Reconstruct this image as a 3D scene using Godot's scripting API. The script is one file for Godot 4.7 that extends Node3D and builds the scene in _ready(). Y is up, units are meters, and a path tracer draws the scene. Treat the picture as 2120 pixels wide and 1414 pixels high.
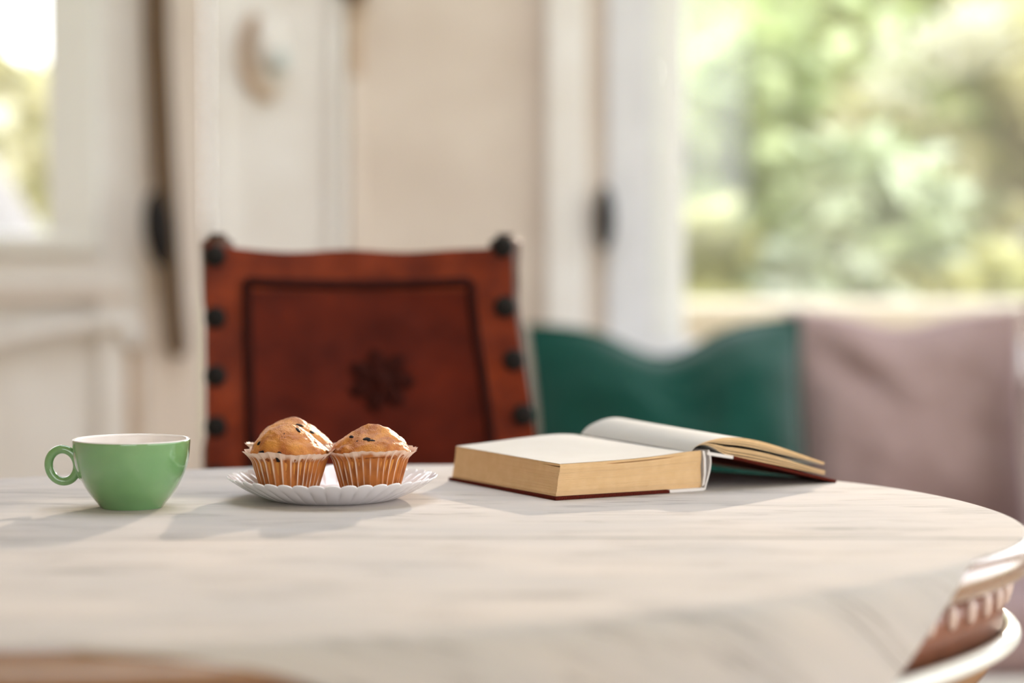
extends Node3D
# A sunlit table by a window: cup, muffins on a scalloped dish, open book; leather chair, daybed, French windows and garden behind.
# World: camera stands at x = 0, z = 0 looking along -z; P(x, y, d) is a point d metres ahead.

const CLOTH_Y := 0.75
const WALL_D := 5.3

var M := {}
var rng := RandomNumberGenerator.new()
var noise := FastNoiseLite.new()


func P(x: float, y: float, d: float) -> Vector3:
	return Vector3(x, y, -d)


func rgb(r: float, g: float, b: float) -> Color:
	return Color(r / 255.0, g / 255.0, b / 255.0)


func lin(r: float, g: float, b: float) -> Color:
	return rgb(r, g, b).srgb_to_linear()


func lay_camera_and_light() -> void:
	var cam := Camera3D.new()
	cam.name = "camera"
	var lens := CameraAttributesPhysical.new()
	lens.frustum_focal_length = 85.0
	lens.frustum_focus_distance = 2.085
	lens.frustum_near = 0.05
	lens.frustum_far = 200.0
	lens.exposure_aperture = 2.3
	cam.fov = rad_to_deg(2.0 * atan(12.0 / 85.0))
	cam.attributes = lens
	add_child(cam)
	cam.position = Vector3(0, 0.984, 0)
	cam.rotation_degrees = Vector3(-2.595, 0, 0)
	cam.current = true

	var sky_look := ProceduralSkyMaterial.new()
	sky_look.sky_top_color = rgb(222, 229, 242)
	sky_look.sky_horizon_color = rgb(246, 246, 244)
	sky_look.sky_curve = 0.25
	sky_look.ground_horizon_color = rgb(200, 198, 180)
	sky_look.ground_bottom_color = rgb(150, 150, 120)
	sky_look.sky_energy_multiplier = 2.6
	sky_look.ground_energy_multiplier = 0.8
	var sky := Sky.new()
	sky.sky_material = sky_look
	var env := Environment.new()
	env.background_mode = Environment.BG_SKY
	env.sky = sky
	env.tonemap_mode = Environment.TONE_MAPPER_LINEAR
	env.tonemap_exposure = 0.59
	env.sdfgi_enabled = true
	env.ssao_enabled = true
	env.ssil_enabled = true
	var we := WorldEnvironment.new()
	we.name = "daylight"
	we.environment = env
	add_child(we)

	var sun := DirectionalLight3D.new()
	sun.name = "sun"
	sun.light_color = rgb(255, 234, 208)
	sun.light_energy = 2.0
	sun.light_angular_distance = 0.9
	sun.shadow_enabled = true
	sun.sky_mode = DirectionalLight3D.SKY_MODE_LIGHT_ONLY
	add_child(sun)
	var el := deg_to_rad(14.5)
	var az := deg_to_rad(14.0)
	var to_sun := Vector3(sin(az) * cos(el), sin(el), -cos(az) * cos(el))
	sun.look_at_from_position(to_sun * 20.0, Vector3.ZERO)


# ---------------------------------------------------------------- mesh building

class Shape:
	var v := PackedVector3Array()
	var n := PackedVector3Array()
	var t := PackedVector2Array()
	var c := PackedColorArray()
	var i := PackedInt32Array()
	var tint := Color.WHITE
	var tinter = null

	# A grid of points from f(u, v), u and v in 0..1. way: 0 turns a closed shape outwards by its volume, 1 or -1 fixes the side.
	func grid(nu: int, nv: int, f: Callable, closed := false, way := 0, uv = null) -> Shape:
		var at := v.size()
		var w := nu + 1
		var pts := PackedVector3Array()
		for b in nv + 1:
			for a in nu + 1:
				pts.append(f.call(float(a) / nu, float(b) / nv))
		var vol := 0.0
		var nn := PackedVector3Array()
		nn.resize(pts.size())
		var tri := PackedInt32Array()
		for b in nv:
			for a in nu:
				var p := b * w + a
				tri.append_array([p, p + 1, p + w, p + 1, p + w + 1, p + w])
		for k in range(0, tri.size(), 3):
			vol += pts[tri[k]].dot(pts[tri[k + 1]].cross(pts[tri[k + 2]]))
		var flip := vol > 0.0 if way == 0 else way < 0
		for k in range(0, tri.size(), 3):
			if flip:
				var s := tri[k + 1]
				tri[k + 1] = tri[k + 2]
				tri[k + 2] = s
			var fn := (pts[tri[k + 2]] - pts[tri[k]]).cross(pts[tri[k + 1]] - pts[tri[k]])
			for q in 3:
				nn[tri[k + q]] += fn
		if closed:
			for b in nv + 1:
				var s2 := nn[b * w] + nn[b * w + nu]
				nn[b * w] = s2
				nn[b * w + nu] = s2
		for b in [0, nv]:  # poles share one normal
			if pts[b * w].is_equal_approx(pts[b * w + 1]) and pts[b * w].is_equal_approx(pts[b * w + nu / 2]):
				var s3 := Vector3.ZERO
				for a in nu + 1:
					s3 += nn[b * w + a]
				for a in nu + 1:
					nn[b * w + a] = s3
		for k in pts.size():
			v.append(pts[k])
			n.append(nn[k].normalized() if nn[k].length_squared() > 1e-20 else Vector3.UP)
			var a2 := float(k % w) / nu
			var b2 := float(k / w) / nv
			t.append(uv.call(pts[k], a2, b2) if uv else Vector2(a2, b2))
			c.append(tinter.call(pts[k], a2, b2) if tinter else tint)
		for k in tri:
			i.append(at + k)
		return self

	# Lathe of (radius, height) points round the y axis.
	func lathe(profile: Array, seg := 64, way := 0) -> Shape:
		var m := profile.size() - 1
		return grid(seg, m, func(a, b):
			var q: Vector2 = profile[int(round(b * m))]
			return Vector3(q.x * cos(a * TAU), q.y, q.x * sin(a * TAU)), true, way)

	# Box with rounded edges, placed by a transform.
	func box(size: Vector3, edge := 0.003, at := Transform3D()) -> Shape:
		var h := size / 2.0
		var e: float = min(edge, min(h.x, min(h.y, h.z)) * 0.98)
		var inner := h - Vector3(e, e, e)
		for ax in 3:
			for sg in [-1.0, 1.0]:
				var o := v.size()
				var b := (ax + 1) % 3
				var d := (ax + 2) % 3
				var lb := [-h[b], -h[b] + e * 0.45, -inner[b], inner[b], h[b] - e * 0.45, h[b]]
				var ld := [-h[d], -h[d] + e * 0.45, -inner[d], inner[d], h[d] - e * 0.45, h[d]]
				for y in 6:
					for x in 6:
						var q := Vector3.ZERO
						q[ax] = sg * h[ax]
						q[b] = lb[x]
						q[d] = ld[y]
						var near := q.clamp(-inner, inner)
						var dir := (q - near).normalized()
						v.append(at * (near + dir * e))
						n.append((at.basis * dir).normalized())
						t.append(Vector2(q[b], q[d]))
						c.append(tint)
				for y in 5:
					for x in 5:
						var p := o + y * 6 + x
						if sg > 0:
							i.append_array([p, p + 6, p + 1, p + 1, p + 6, p + 7])
						else:
							i.append_array([p, p + 1, p + 6, p + 1, p + 7, p + 6])
		return self

	# Tube of varying radius along points, capped; flat squashes it along the second axis.
	func tube(path: Array, radii, seg := 10, closed := false, flat := 1.0, up := Vector3.UP) -> Shape:
		var m := path.size()
		var frames := []
		for k in m:
			var prev: Vector3 = path[(k - 1 + m) % m] if closed or k > 0 else path[k]
			var next: Vector3 = path[(k + 1) % m] if closed or k < m - 1 else path[k]
			var d := (next - prev).normalized()
			var side := d.cross(up)
			if side.length() < 0.01:
				side = d.cross(Vector3.RIGHT)
			side = side.normalized()
			frames.append([path[k], side, side.cross(d).normalized(), radii[k] if radii is Array else radii])
		var rows := []
		if not closed:
			rows.append([frames[0], 0.0])
		for fr in frames:
			rows.append([fr, 1.0])
		if closed:
			rows.append([frames[0], 1.0])
		else:
			rows.append([frames[m - 1], 0.0])
		var last := rows.size() - 1
		return grid(seg, last, func(a, b):
			var row = rows[int(round(b * last))]
			var fr2: Array = row[0]
			var r: float = fr2[3] * row[1]
			return fr2[0] + fr2[1] * cos(a * TAU) * r * flat + fr2[2] * sin(a * TAU) * r, true)

	func ball(r: Vector3, at := Transform3D(), seg := 16, rings := 10) -> Shape:
		return grid(seg, rings, func(a, b):
			var q := Vector3(sin(b * PI) * cos(a * TAU), cos(b * PI), sin(b * PI) * sin(a * TAU))
			return at * (q * r), true)

	# A flat or bent outline extruded along z from z0 to z1, with flat ends; pts run round it.
	func prism(pts: Array, z0: float, z1: float) -> Shape:
		var p2 := PackedVector2Array(pts)
		var ear := Geometry2D.triangulate_polygon(p2)
		var area := 0.0
		var m := pts.size()
		for k in m:
			area += p2[k].cross(p2[(k + 1) % m])
		for z in [z0, z1]:
			var o := v.size()
			var nz := Vector3(0, 0, signf(z - (z0 + z1) / 2))
			for q in p2:
				v.append(Vector3(q.x, q.y, z))
				n.append(nz)
				t.append(q)
				c.append(tint)
			for k in range(0, ear.size(), 3):
				var a := ear[k]
				var b := ear[k + 1]
				var d := ear[k + 2]
				var ccw := (p2[b] - p2[a]).cross(p2[d] - p2[a]) > 0
				if ccw == (nz.z > 0):
					i.append_array([o + a, o + d, o + b])
				else:
					i.append_array([o + a, o + b, o + d])
		for k in m:
			var a := p2[k]
			var b := p2[(k + 1) % m]
			var o := v.size()
			var d2 := (b - a).normalized()
			var nn := Vector3(d2.y, -d2.x, 0) * signf(area)
			for q in [[a, z0], [b, z0], [b, z1], [a, z1]]:
				v.append(Vector3(q[0].x, q[0].y, q[1]))
				n.append(nn)
				t.append(Vector2(q[0].x, q[1]))
				c.append(tint)
			var fn := (v[o + 2] - v[o]).cross(v[o + 1] - v[o])
			if fn.dot(nn) > 0:
				i.append_array([o, o + 1, o + 2, o, o + 2, o + 3])
			else:
				i.append_array([o, o + 2, o + 1, o, o + 3, o + 2])
		return self

	func mesh() -> ArrayMesh:
		var a := []
		a.resize(Mesh.ARRAY_MAX)
		a[Mesh.ARRAY_VERTEX] = v
		a[Mesh.ARRAY_NORMAL] = n
		a[Mesh.ARRAY_TEX_UV] = t
		a[Mesh.ARRAY_COLOR] = c
		a[Mesh.ARRAY_INDEX] = i
		var m := ArrayMesh.new()
		m.add_surface_from_arrays(Mesh.PRIMITIVE_TRIANGLES, a)
		return m


func obj(called: String, s, m: Material, parent: Node3D = self) -> MeshInstance3D:
	var o := MeshInstance3D.new()
	o.name = called
	o.mesh = s.mesh() if s is Shape else s
	o.material_override = m
	parent.add_child(o, true)
	return o


func tag(o: Node, label: String, category: String, group := "") -> Node:
	o.set_meta("label", label)
	o.set_meta("category", category)
	if group:
		o.set_meta("group", group)
	return o


func thing(called: String, label: String, category: String, at := Vector3.ZERO, turn := 0.0, group := "") -> Node3D:
	var o := Node3D.new()
	o.name = called
	add_child(o, true)
	o.position = at
	o.rotation_degrees.y = turn
	tag(o, label, category, group)
	return o


func setting(called: String, label: String, at := Vector3.ZERO) -> Node3D:
	var o := Node3D.new()
	o.name = called
	add_child(o, true)
	o.position = at
	o.set_meta("kind", "structure")
	o.set_meta("label", label)
	return o


func T(x: float, y: float, z: float) -> Transform3D:
	return Transform3D(Basis(), Vector3(x, y, z))


func spline(pts: Array, x: float) -> float:  # monotone-ish smooth curve through Vector2 points sorted by x
	var m := pts.size()
	if x <= pts[0].x:
		return pts[0].y
	if x >= pts[m - 1].x:
		return pts[m - 1].y
	for k in m - 1:
		if x <= pts[k + 1].x:
			var p0: Vector2 = pts[max(k - 1, 0)]
			var p1: Vector2 = pts[k]
			var p2: Vector2 = pts[k + 1]
			var p3: Vector2 = pts[min(k + 2, m - 1)]
			var u: float = (x - p1.x) / (p2.x - p1.x)
			var s1 := (p2.y - p0.y) / (p2.x - p0.x) * (p2.x - p1.x)
			var s2 := (p3.y - p1.y) / (p3.x - p1.x) * (p2.x - p1.x)
			var u2 := u * u
			var u3 := u2 * u
			return (2 * u3 - 3 * u2 + 1) * p1.y + (u3 - 2 * u2 + u) * s1 + (-2 * u3 + 3 * u2) * p2.y + (u3 - u2) * s2
	return 0.0


# ---------------------------------------------------------------- materials

func paint(c: Color, rough := 0.6, spec := 0.5) -> StandardMaterial3D:
	var m := StandardMaterial3D.new()
	m.albedo_color = c
	m.roughness = rough
	m.metallic_specular = spec
	return m


func noise_map(freq: float, ramp: Array, size := 256, octaves := 4, kind := FastNoiseLite.TYPE_SIMPLEX_SMOOTH, seed_ := 1) -> NoiseTexture2D:
	var f := FastNoiseLite.new()
	f.noise_type = kind
	f.frequency = freq
	f.fractal_octaves = octaves
	f.seed = seed_
	var t := NoiseTexture2D.new()
	t.width = size
	t.height = size
	t.seamless = true
	t.noise = f
	if ramp:
		var g := Gradient.new()
		g.offsets = PackedFloat32Array(range(ramp.size()).map(func(k): return float(k) / (ramp.size() - 1)))
		g.colors = PackedColorArray(ramp)
		t.color_ramp = g
	return t


func mottled(a: Color, b: Color, scale: float, rough := 0.6, spec := 0.5, freq := 0.02, seed_ := 1, bump := 0.0) -> StandardMaterial3D:
	var m := paint(Color.WHITE, rough, spec)
	m.albedo_texture = noise_map(freq, [a, a.lerp(b, 0.5), b], 256, 4, FastNoiseLite.TYPE_SIMPLEX_SMOOTH, seed_)
	m.uv1_triplanar = true
	m.uv1_scale = Vector3.ONE * scale
	if bump > 0:
		m.heightmap_enabled = true
		m.heightmap_texture = noise_map(freq * 3, [], 256, 4, FastNoiseLite.TYPE_SIMPLEX_SMOOTH, seed_ + 7)
		m.heightmap_scale = bump
	return m


func leafy(c: Color, back: Color) -> StandardMaterial3D:
	var m := paint(c, 0.55, 0.4)
	m.vertex_color_use_as_albedo = true
	m.backlight_enabled = true
	m.backlight = back
	m.cull_mode = BaseMaterial3D.CULL_DISABLED
	return m


func wood_cloth() -> StandardMaterial3D:
	# whitewashed plank print: u along x over 1.5 m, v along depth over 1.4 m
	var w := 1024
	var h := 1024
	var soft := FastNoiseLite.new()
	soft.frequency = 0.012
	soft.fractal_octaves = 4
	soft.seed = 5
	var a := soft.get_image(192, 1024, false, false, false)
	a.resize(w, h, Image.INTERPOLATE_CUBIC)
	a.convert(Image.FORMAT_L8)
	var ga := a.get_data()
	var streak := FastNoiseLite.new()
	streak.frequency = 0.05
	streak.fractal_octaves = 3
	streak.seed = 11
	var s := streak.get_image(96, 1024, false, false, false)
	s.resize(w, h, Image.INTERPOLATE_CUBIC)
	s.convert(Image.FORMAT_L8)
	var gs := s.get_data()
	var blot := FastNoiseLite.new()
	blot.frequency = 0.006
	blot.fractal_octaves = 3
	blot.seed = 21
	var b := blot.get_image(w, h, false, false, false)
	b.convert(Image.FORMAT_L8)
	var gb := b.get_data()
	var bytes := PackedByteArray()
	bytes.resize(w * h * 3)
	var knots := [[0.255, 1.90, 0.010], [-0.30, 1.66, 0.012], [0.02, 1.55, 0.013], [0.12, 2.13, 0.006]]
	for y in h:
		var d := 1.2 + 1.4 * (y + 0.5) / h
		for x in w:
			var px := -0.9 + 1.5 * (x + 0.5) / w
			var k := y * w + x
			var g := (ga[k] - 128) / 127.0
			var st := (gs[k] - 128) / 127.0
			var bl := (gb[k] - 128) / 127.0
			var tone := 0.96 + 0.03 * g + 0.018 * st + 0.04 * bl
			# the joint between two printed planks
			var jd := 1.842 + 0.004 * sin(px * 9.0 + 1.0) + 0.0035 * g
			var joint := exp(-pow((d - jd) / 0.0045, 2.0)) * clampf(0.42 + 0.55 * px + 0.5 * bl, 0.05, 0.85)
			tone -= joint * 0.42
			for q in knots:
				var e := pow((px - q[0]) / (q[2] * 3.2), 2.0) + pow((d - q[1]) / q[2], 2.0)
				if e < 6.0:
					tone -= 0.2 * exp(-e) * (0.7 + 0.3 * sin(e * 9.0))
			var warm := 0.5 + 0.5 * bl + 0.2 * st
			bytes[k * 3] = int(clampf((202 + 4 * warm) * tone, 0, 255))
			bytes[k * 3 + 1] = int(clampf((197 - 1 * warm) * tone, 0, 255))
			bytes[k * 3 + 2] = int(clampf((195 - 6 * warm) * tone, 0, 255))
	var img := Image.create_from_data(w, h, false, Image.FORMAT_RGB8, bytes)
	var m := paint(Color.WHITE, 0.85, 0.15)
	m.albedo_texture = ImageTexture.create_from_image(img)
	# fine cracks of the printed grain, drawn out along x
	var crack := FastNoiseLite.new()
	crack.noise_type = FastNoiseLite.TYPE_SIMPLEX_SMOOTH
	crack.frequency = 0.085
	crack.fractal_type = FastNoiseLite.FRACTAL_RIDGED
	crack.fractal_octaves = 1
	crack.seed = 3
	var ci := crack.get_seamless_image(64, 1024)
	ci.resize(1024, 1024, Image.INTERPOLATE_CUBIC)
	ci.convert(Image.FORMAT_L8)
	var cd := ci.get_data()
	var where := FastNoiseLite.new()
	where.frequency = 0.006
	where.seed = 9
	var wi := where.get_seamless_image(1024, 1024)
	wi.convert(Image.FORMAT_L8)
	var wd := wi.get_data()
	var out := PackedByteArray()
	out.resize(1024 * 1024 * 3)
	for k in cd.size():
		var r := smoothstep(205.0, 246.0, float(cd[k])) * smoothstep(112.0, 190.0, float(wd[k]))
		var l := 1.0 - 0.30 * r
		out[k * 3] = int(255 * l)
		out[k * 3 + 1] = int(254 * (l - 0.01 * r))
		out[k * 3 + 2] = int(253 * (l - 0.02 * r))
	m.detail_enabled = true
	m.detail_blend_mode = BaseMaterial3D.BLEND_MODE_MUL
	m.detail_uv_layer = BaseMaterial3D.DETAIL_UV_2
	m.detail_albedo = ImageTexture.create_from_image(Image.create_from_data(1024, 1024, false, Image.FORMAT_RGB8, out))
	m.uv2_scale = Vector3(1.5, 4.6, 1)
	m.uv2_offset = Vector3(0.65, 0, 0)
	return m


func make_materials() -> void:
	M.white_paint = mottled(rgb(236, 232, 226), rgb(226, 219, 210), 1.1, 0.5, 0.5, 0.02, 2)
	M.cool_paint = mottled(rgb(226, 225, 226), rgb(216, 215, 216), 1.3, 0.45, 0.5, 0.02, 12)
	M.warm_paint = mottled(rgb(230, 217, 204), rgb(218, 203, 188), 0.9, 0.55, 0.4, 0.015, 3)
	M.plaster = mottled(rgb(223, 210, 196), rgb(210, 195, 180), 0.8, 0.8, 0.3, 0.014, 4)
	M.worn_edge = mottled(rgb(212, 190, 166), rgb(186, 158, 130), 3.0, 0.7, 0.3, 0.02, 5)
	M.taupe = mottled(rgb(196, 182, 166), rgb(182, 168, 152), 0.9, 0.8, 0.2, 0.02, 38)
	M.outer_wall = paint(rgb(214, 206, 192), 0.85, 0.3)
	M.iron = paint(rgb(30, 26, 24), 0.65, 0.3)
	M.rust = mottled(rgb(112, 86, 58), rgb(80, 62, 44), 6.0, 0.65, 0.4, 0.03, 6)
	M.blue_ceramic = paint(rgb(196, 204, 200), 0.3, 0.5)
	M.dark_wood = mottled(rgb(104, 66, 44), rgb(70, 42, 28), 5.0, 0.5, 0.5, 0.02, 7)
	M.floor_wood = mottled(rgb(190, 166, 138), rgb(160, 134, 106), 2.0, 0.5, 0.5, 0.02, 8)
	M.glass = StandardMaterial3D.new()
	M.glass.transparency = BaseMaterial3D.TRANSPARENCY_ALPHA
	M.glass.albedo_color = Color(1, 1, 1, 0.03)
	M.glass.roughness = 0.0
	# table
	M.rim_lacquer = mottled(rgb(158, 118, 90), rgb(140, 102, 76), 5.0, 0.2, 0.6, 0.02, 33)
	M.rim_lacquer.clearcoat_enabled = true
	M.rim_lacquer.clearcoat = 1.0
	M.rim_lacquer.clearcoat_roughness = 0.18
	M.gloss_white = paint(rgb(232, 230, 222), 0.22, 0.5)
	M.apron_wood = mottled(rgb(150, 92, 66), rgb(112, 66, 46), 6.0, 0.42, 0.5, 0.02, 9)
	M.bead = paint(rgb(222, 196, 184), 0.3, 0.5)
	M.burlap = mottled(rgb(176, 138, 104), rgb(140, 106, 76), 14.0, 0.95, 0.2, 0.05, 10, 0.05)
	M.cloth = wood_cloth()
	# cup and dish
	M.green_glaze = mottled(rgb(122, 165, 110), rgb(113, 156, 101), 9.0, 0.12, 0.5, 0.01, 15)
	for gl in [M.green_glaze]:
		gl.clearcoat_enabled = true
		gl.clearcoat = 1.0
		gl.clearcoat_roughness = 0.06
	M.white_glaze = paint(rgb(236, 228, 224), 0.1, 0.5)
	M.dish_glaze = paint(rgb(240, 236, 238), 0.12, 0.5)
	# muffins
	M.crust = paint(Color.WHITE, 0.5, 0.45)
	M.crust.vertex_color_use_as_albedo = true
	M.crust.heightmap_enabled = true
	M.crust.heightmap_texture = noise_map(0.05, [], 256, 5)
	M.crust.heightmap_scale = 0.06
	M.crust.uv1_triplanar = true
	M.crust.uv1_scale = Vector3.ONE * 45.0
	M.crust.albedo_texture = noise_map(0.06, [rgb(214, 214, 214), rgb(255, 255, 255), rgb(250, 240, 226)], 256, 4, FastNoiseLite.TYPE_SIMPLEX_SMOOTH, 44)
	M.crumb = paint(rgb(206, 140, 74), 0.8, 0.2)
	M.berry = mottled(rgb(34, 24, 26), rgb(18, 13, 16), 60.0, 0.6, 0.25, 0.03, 16)
	M.paper_case = paint(Color.WHITE, 0.55, 0.35)
	M.paper_case.vertex_color_use_as_albedo = true
	M.paper_case.backlight_enabled = true
	M.paper_case.backlight = Color(0.4, 0.33, 0.27)
	M.paper_case.cull_mode = BaseMaterial3D.CULL_DISABLED
	# book
	M.page = mottled(rgb(197, 193, 187), rgb(192, 187, 180), 4.0, 0.75, 0.25, 0.02, 17)
	M.page_edge = mottled(rgb(230, 194, 150), rgb(220, 182, 136), 12.0, 0.85, 0.2, 0.02, 18)
	M.board = mottled(rgb(150, 56, 38), rgb(22, 12, 14), 40.0, 0.9, 0.1, 0.09, 19, 0.03)
	M.spine_cloth = paint(rgb(226, 218, 214), 0.7, 0.3)
	# chair
	M.leather = mottled(rgb(112, 40, 22), rgb(76, 24, 15), 3.2, 0.55, 0.25, 0.014, 20, 0.02)
	M.leather_border = mottled(rgb(150, 62, 28), rgb(98, 34, 17), 4.0, 0.5, 0.3, 0.014, 21, 0.02)
	M.leather_dark = mottled(rgb(62, 22, 16), rgb(48, 18, 13), 5.0, 0.6, 0.2, 0.02, 22)
	# textiles
	M.teal = mottled(rgb(15, 71, 60), rgb(12, 61, 51), 5.0, 0.85, 0.2, 0.03, 23, 0.03)
	M.teal.rim_enabled = true
	M.teal.rim = 0.6
	M.teal.rim_tint = 0.5
	M.mauve = mottled(rgb(166, 143, 139), rgb(152, 129, 124), 5.0, 0.85, 0.3, 0.03, 24, 0.03)
	M.mauve_pale = paint(rgb(205, 186, 182), 0.85, 0.3)
	M.linen = mottled(rgb(168, 146, 146), rgb(152, 130, 130), 4.0, 0.9, 0.2, 0.03, 25, 0.03)
	# garden
	M.lawn = mottled(rgb(176, 186, 118), rgb(150, 164, 96), 0.4, 0.9, 0.2, 0.03, 26)
	M.path = mottled(rgb(226, 214, 188), rgb(206, 192, 164), 0.5, 0.9, 0.2, 0.03, 27)
	M.pale_stone = mottled(rgb(206, 197, 174), rgb(192, 182, 160), 0.8, 0.9, 0.2, 0.03, 37)
	M.bark = mottled(rgb(132, 112, 92), rgb(104, 86, 68), 4.0, 0.9, 0.2, 0.03, 28)
	M.leaf = leafy(Color.WHITE, Color(0.6, 0.62, 0.5))
	M.petal = leafy(Color.WHITE, Color(0.7, 0.7, 0.6))
	M.render_wall = mottled(rgb(214, 186, 160), rgb(200, 170, 144), 0.6, 0.9, 0.2, 0.02, 29)


func _ready() -> void:
	rng.seed = 7
	noise.seed = 4
	noise.frequency = 1.0
	noise.fractal_octaves = 3
	lay_camera_and_light()
	make_materials()
	build_room()
	build_back_wall()
	build_garden()
	build_table()
	build_daybed()
	build_chair()
	build_cup()
	build_dish_and_muffins()
	build_book()


# ---------------------------------------------------------------- room

func slab(called: String, label: String, pieces: Array, m: Material) -> Node3D:
	# a wall, floor or ceiling as one structure; each piece is [x0, x1, y0, y1, d0, d1]
	var s := Shape.new()
	for q in pieces:
		s.box(Vector3(q[1] - q[0], q[3] - q[2], q[5] - q[4]), 0.004, T((q[0] + q[1]) / 2, (q[2] + q[3]) / 2, -(q[4] + q[5]) / 2))
	var o := obj(called, s, m)
	o.set_meta("kind", "structure")
	o.set_meta("label", label)
	return o


func room_window(called: String, label: String, x0: float, x1: float, y0: float, y1: float, at: Vector3, turn: float, bays: int) -> void:
	# a plain glazed opening outside the frame, built in its own plane: x along the wall, z through it
	var w := setting(called, label, at)
	w.rotation_degrees.y = turn
	var f := Shape.new()
	var wide := x1 - x0
	f.box(Vector3(wide, 0.07, 0.08), 0.004, T((x0 + x1) / 2, y1 - 0.035, 0))
	f.box(Vector3(wide, 0.07, 0.08), 0.004, T((x0 + x1) / 2, y0 + 0.035, 0))
	f.box(Vector3(0.07, y1 - y0 - 0.14, 0.08), 0.004, T(x0 + 0.035, (y0 + y1) / 2, 0))
	f.box(Vector3(0.07, y1 - y0 - 0.14, 0.08), 0.004, T(x1 - 0.035, (y0 + y1) / 2, 0))
	obj("window_frame", f, M.white_paint, w)
	var step := (wide - 0.14) / bays
	for k in bays:
		var cx := x0 + 0.07 + step * (k + 0.5)
		obj("pane", Shape.new().box(Vector3(step - 0.06, y1 - y0 - 0.15, 0.006), 0.001, T(cx, (y0 + y1) / 2, 0)), M.glass, w)
		if k < bays - 1:
			obj("mullion", Shape.new().box(Vector3(0.06, y1 - y0 - 0.14, 0.06), 0.004, T(cx + step / 2, (y0 + y1) / 2, 0)), M.white_paint, w)


func build_room() -> void:
	# a garden room: big windows behind the camera and at both sides
	var L := -2.7
	var R := 3.0
	var B := -2.6
	slab("floor", "pale wooden floor of the garden room", [[L - 0.2, R + 0.2, -0.12, 0.0, B - 0.2, WALL_D + 0.2]], M.floor_wood)
	slab("ceiling", "white ceiling of the garden room", [
		[L - 0.2, -0.9, 2.75, 2.9, B - 0.2, WALL_D + 0.2], [0.9, R + 0.2, 2.75, 2.9, B - 0.2, WALL_D + 0.2], [-0.9, 0.9, 2.75, 2.9, B - 0.2, 2.0], [-0.9, 0.9, 2.75, 2.9, 4.6, WALL_D + 0.2]], M.white_paint)
	room_skylight()
	slab("wall_left", "taupe side wall on the left of the room", [[L - 0.16, L + 0.01, 0.0, 2.78, B - 0.16, WALL_D + 0.18]], M.taupe)
	slab("wall_right", "white side wall with a wide window on the daybed side", [
		[R, R + 0.16, 0.0, 0.5, B, WALL_D], [R, R + 0.16, 2.6, 2.75, B, WALL_D], [R, R + 0.16, 0.0, 2.75, 4.6, WALL_D + 0.18], [R, R + 0.16, 0.5, 2.6, B, B + 0.4]], M.white_paint)
	slab("wall_front", "white wall with tall garden doors behind the viewer", [
		[L - 0.16, -1.35, 0.0, 2.75, B - 0.16, B], [1.35, R + 0.16, 0.0, 2.75, B - 0.16, B], [-1.35, 1.35, 2.4, 2.75, B - 0.16, B], [-1.35, 1.35, 0.0, 0.12, B - 0.16, B]], M.white_paint)
	room_window("window_2", "wide side window on the right of the room", B + 0.4, 4.6, 0.5, 2.6, Vector3(R + 0.08, 0, 0), 90, 5)
	room_window("window_3", "tall glazed doors behind the viewer", -1.35, 1.35, 0.12, 2.4, Vector3(0, 0, -B + 0.08), 0, 3)


func room_skylight() -> void:
	var w := setting("window_4", "glazed skylight between the table and the back wall", Vector3(0, 2.86, -3.3))
	var f := Shape.new()
	for z in [-1.27, 1.27]:
		f.box(Vector3(1.8, 0.1, 0.05), 0.004, T(0, 0, z))
	for x in [-0.88, 0.88]:
		f.box(Vector3(0.05, 0.1, 2.54), 0.004, T(x, 0, 0))
	obj("window_frame", f, M.white_paint, w)
	for k in 2:
		obj("pane", Shape.new().box(Vector3(0.86, 0.006, 2.5), 0.001, T(-0.43 + 0.86 * k, 0.02, 0)), M.glass, w)
	obj("glazing_bar", Shape.new().box(Vector3(0.04, 0.09, 2.5), 0.004, T(0, 0, 0)), M.white_paint, w)


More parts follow.
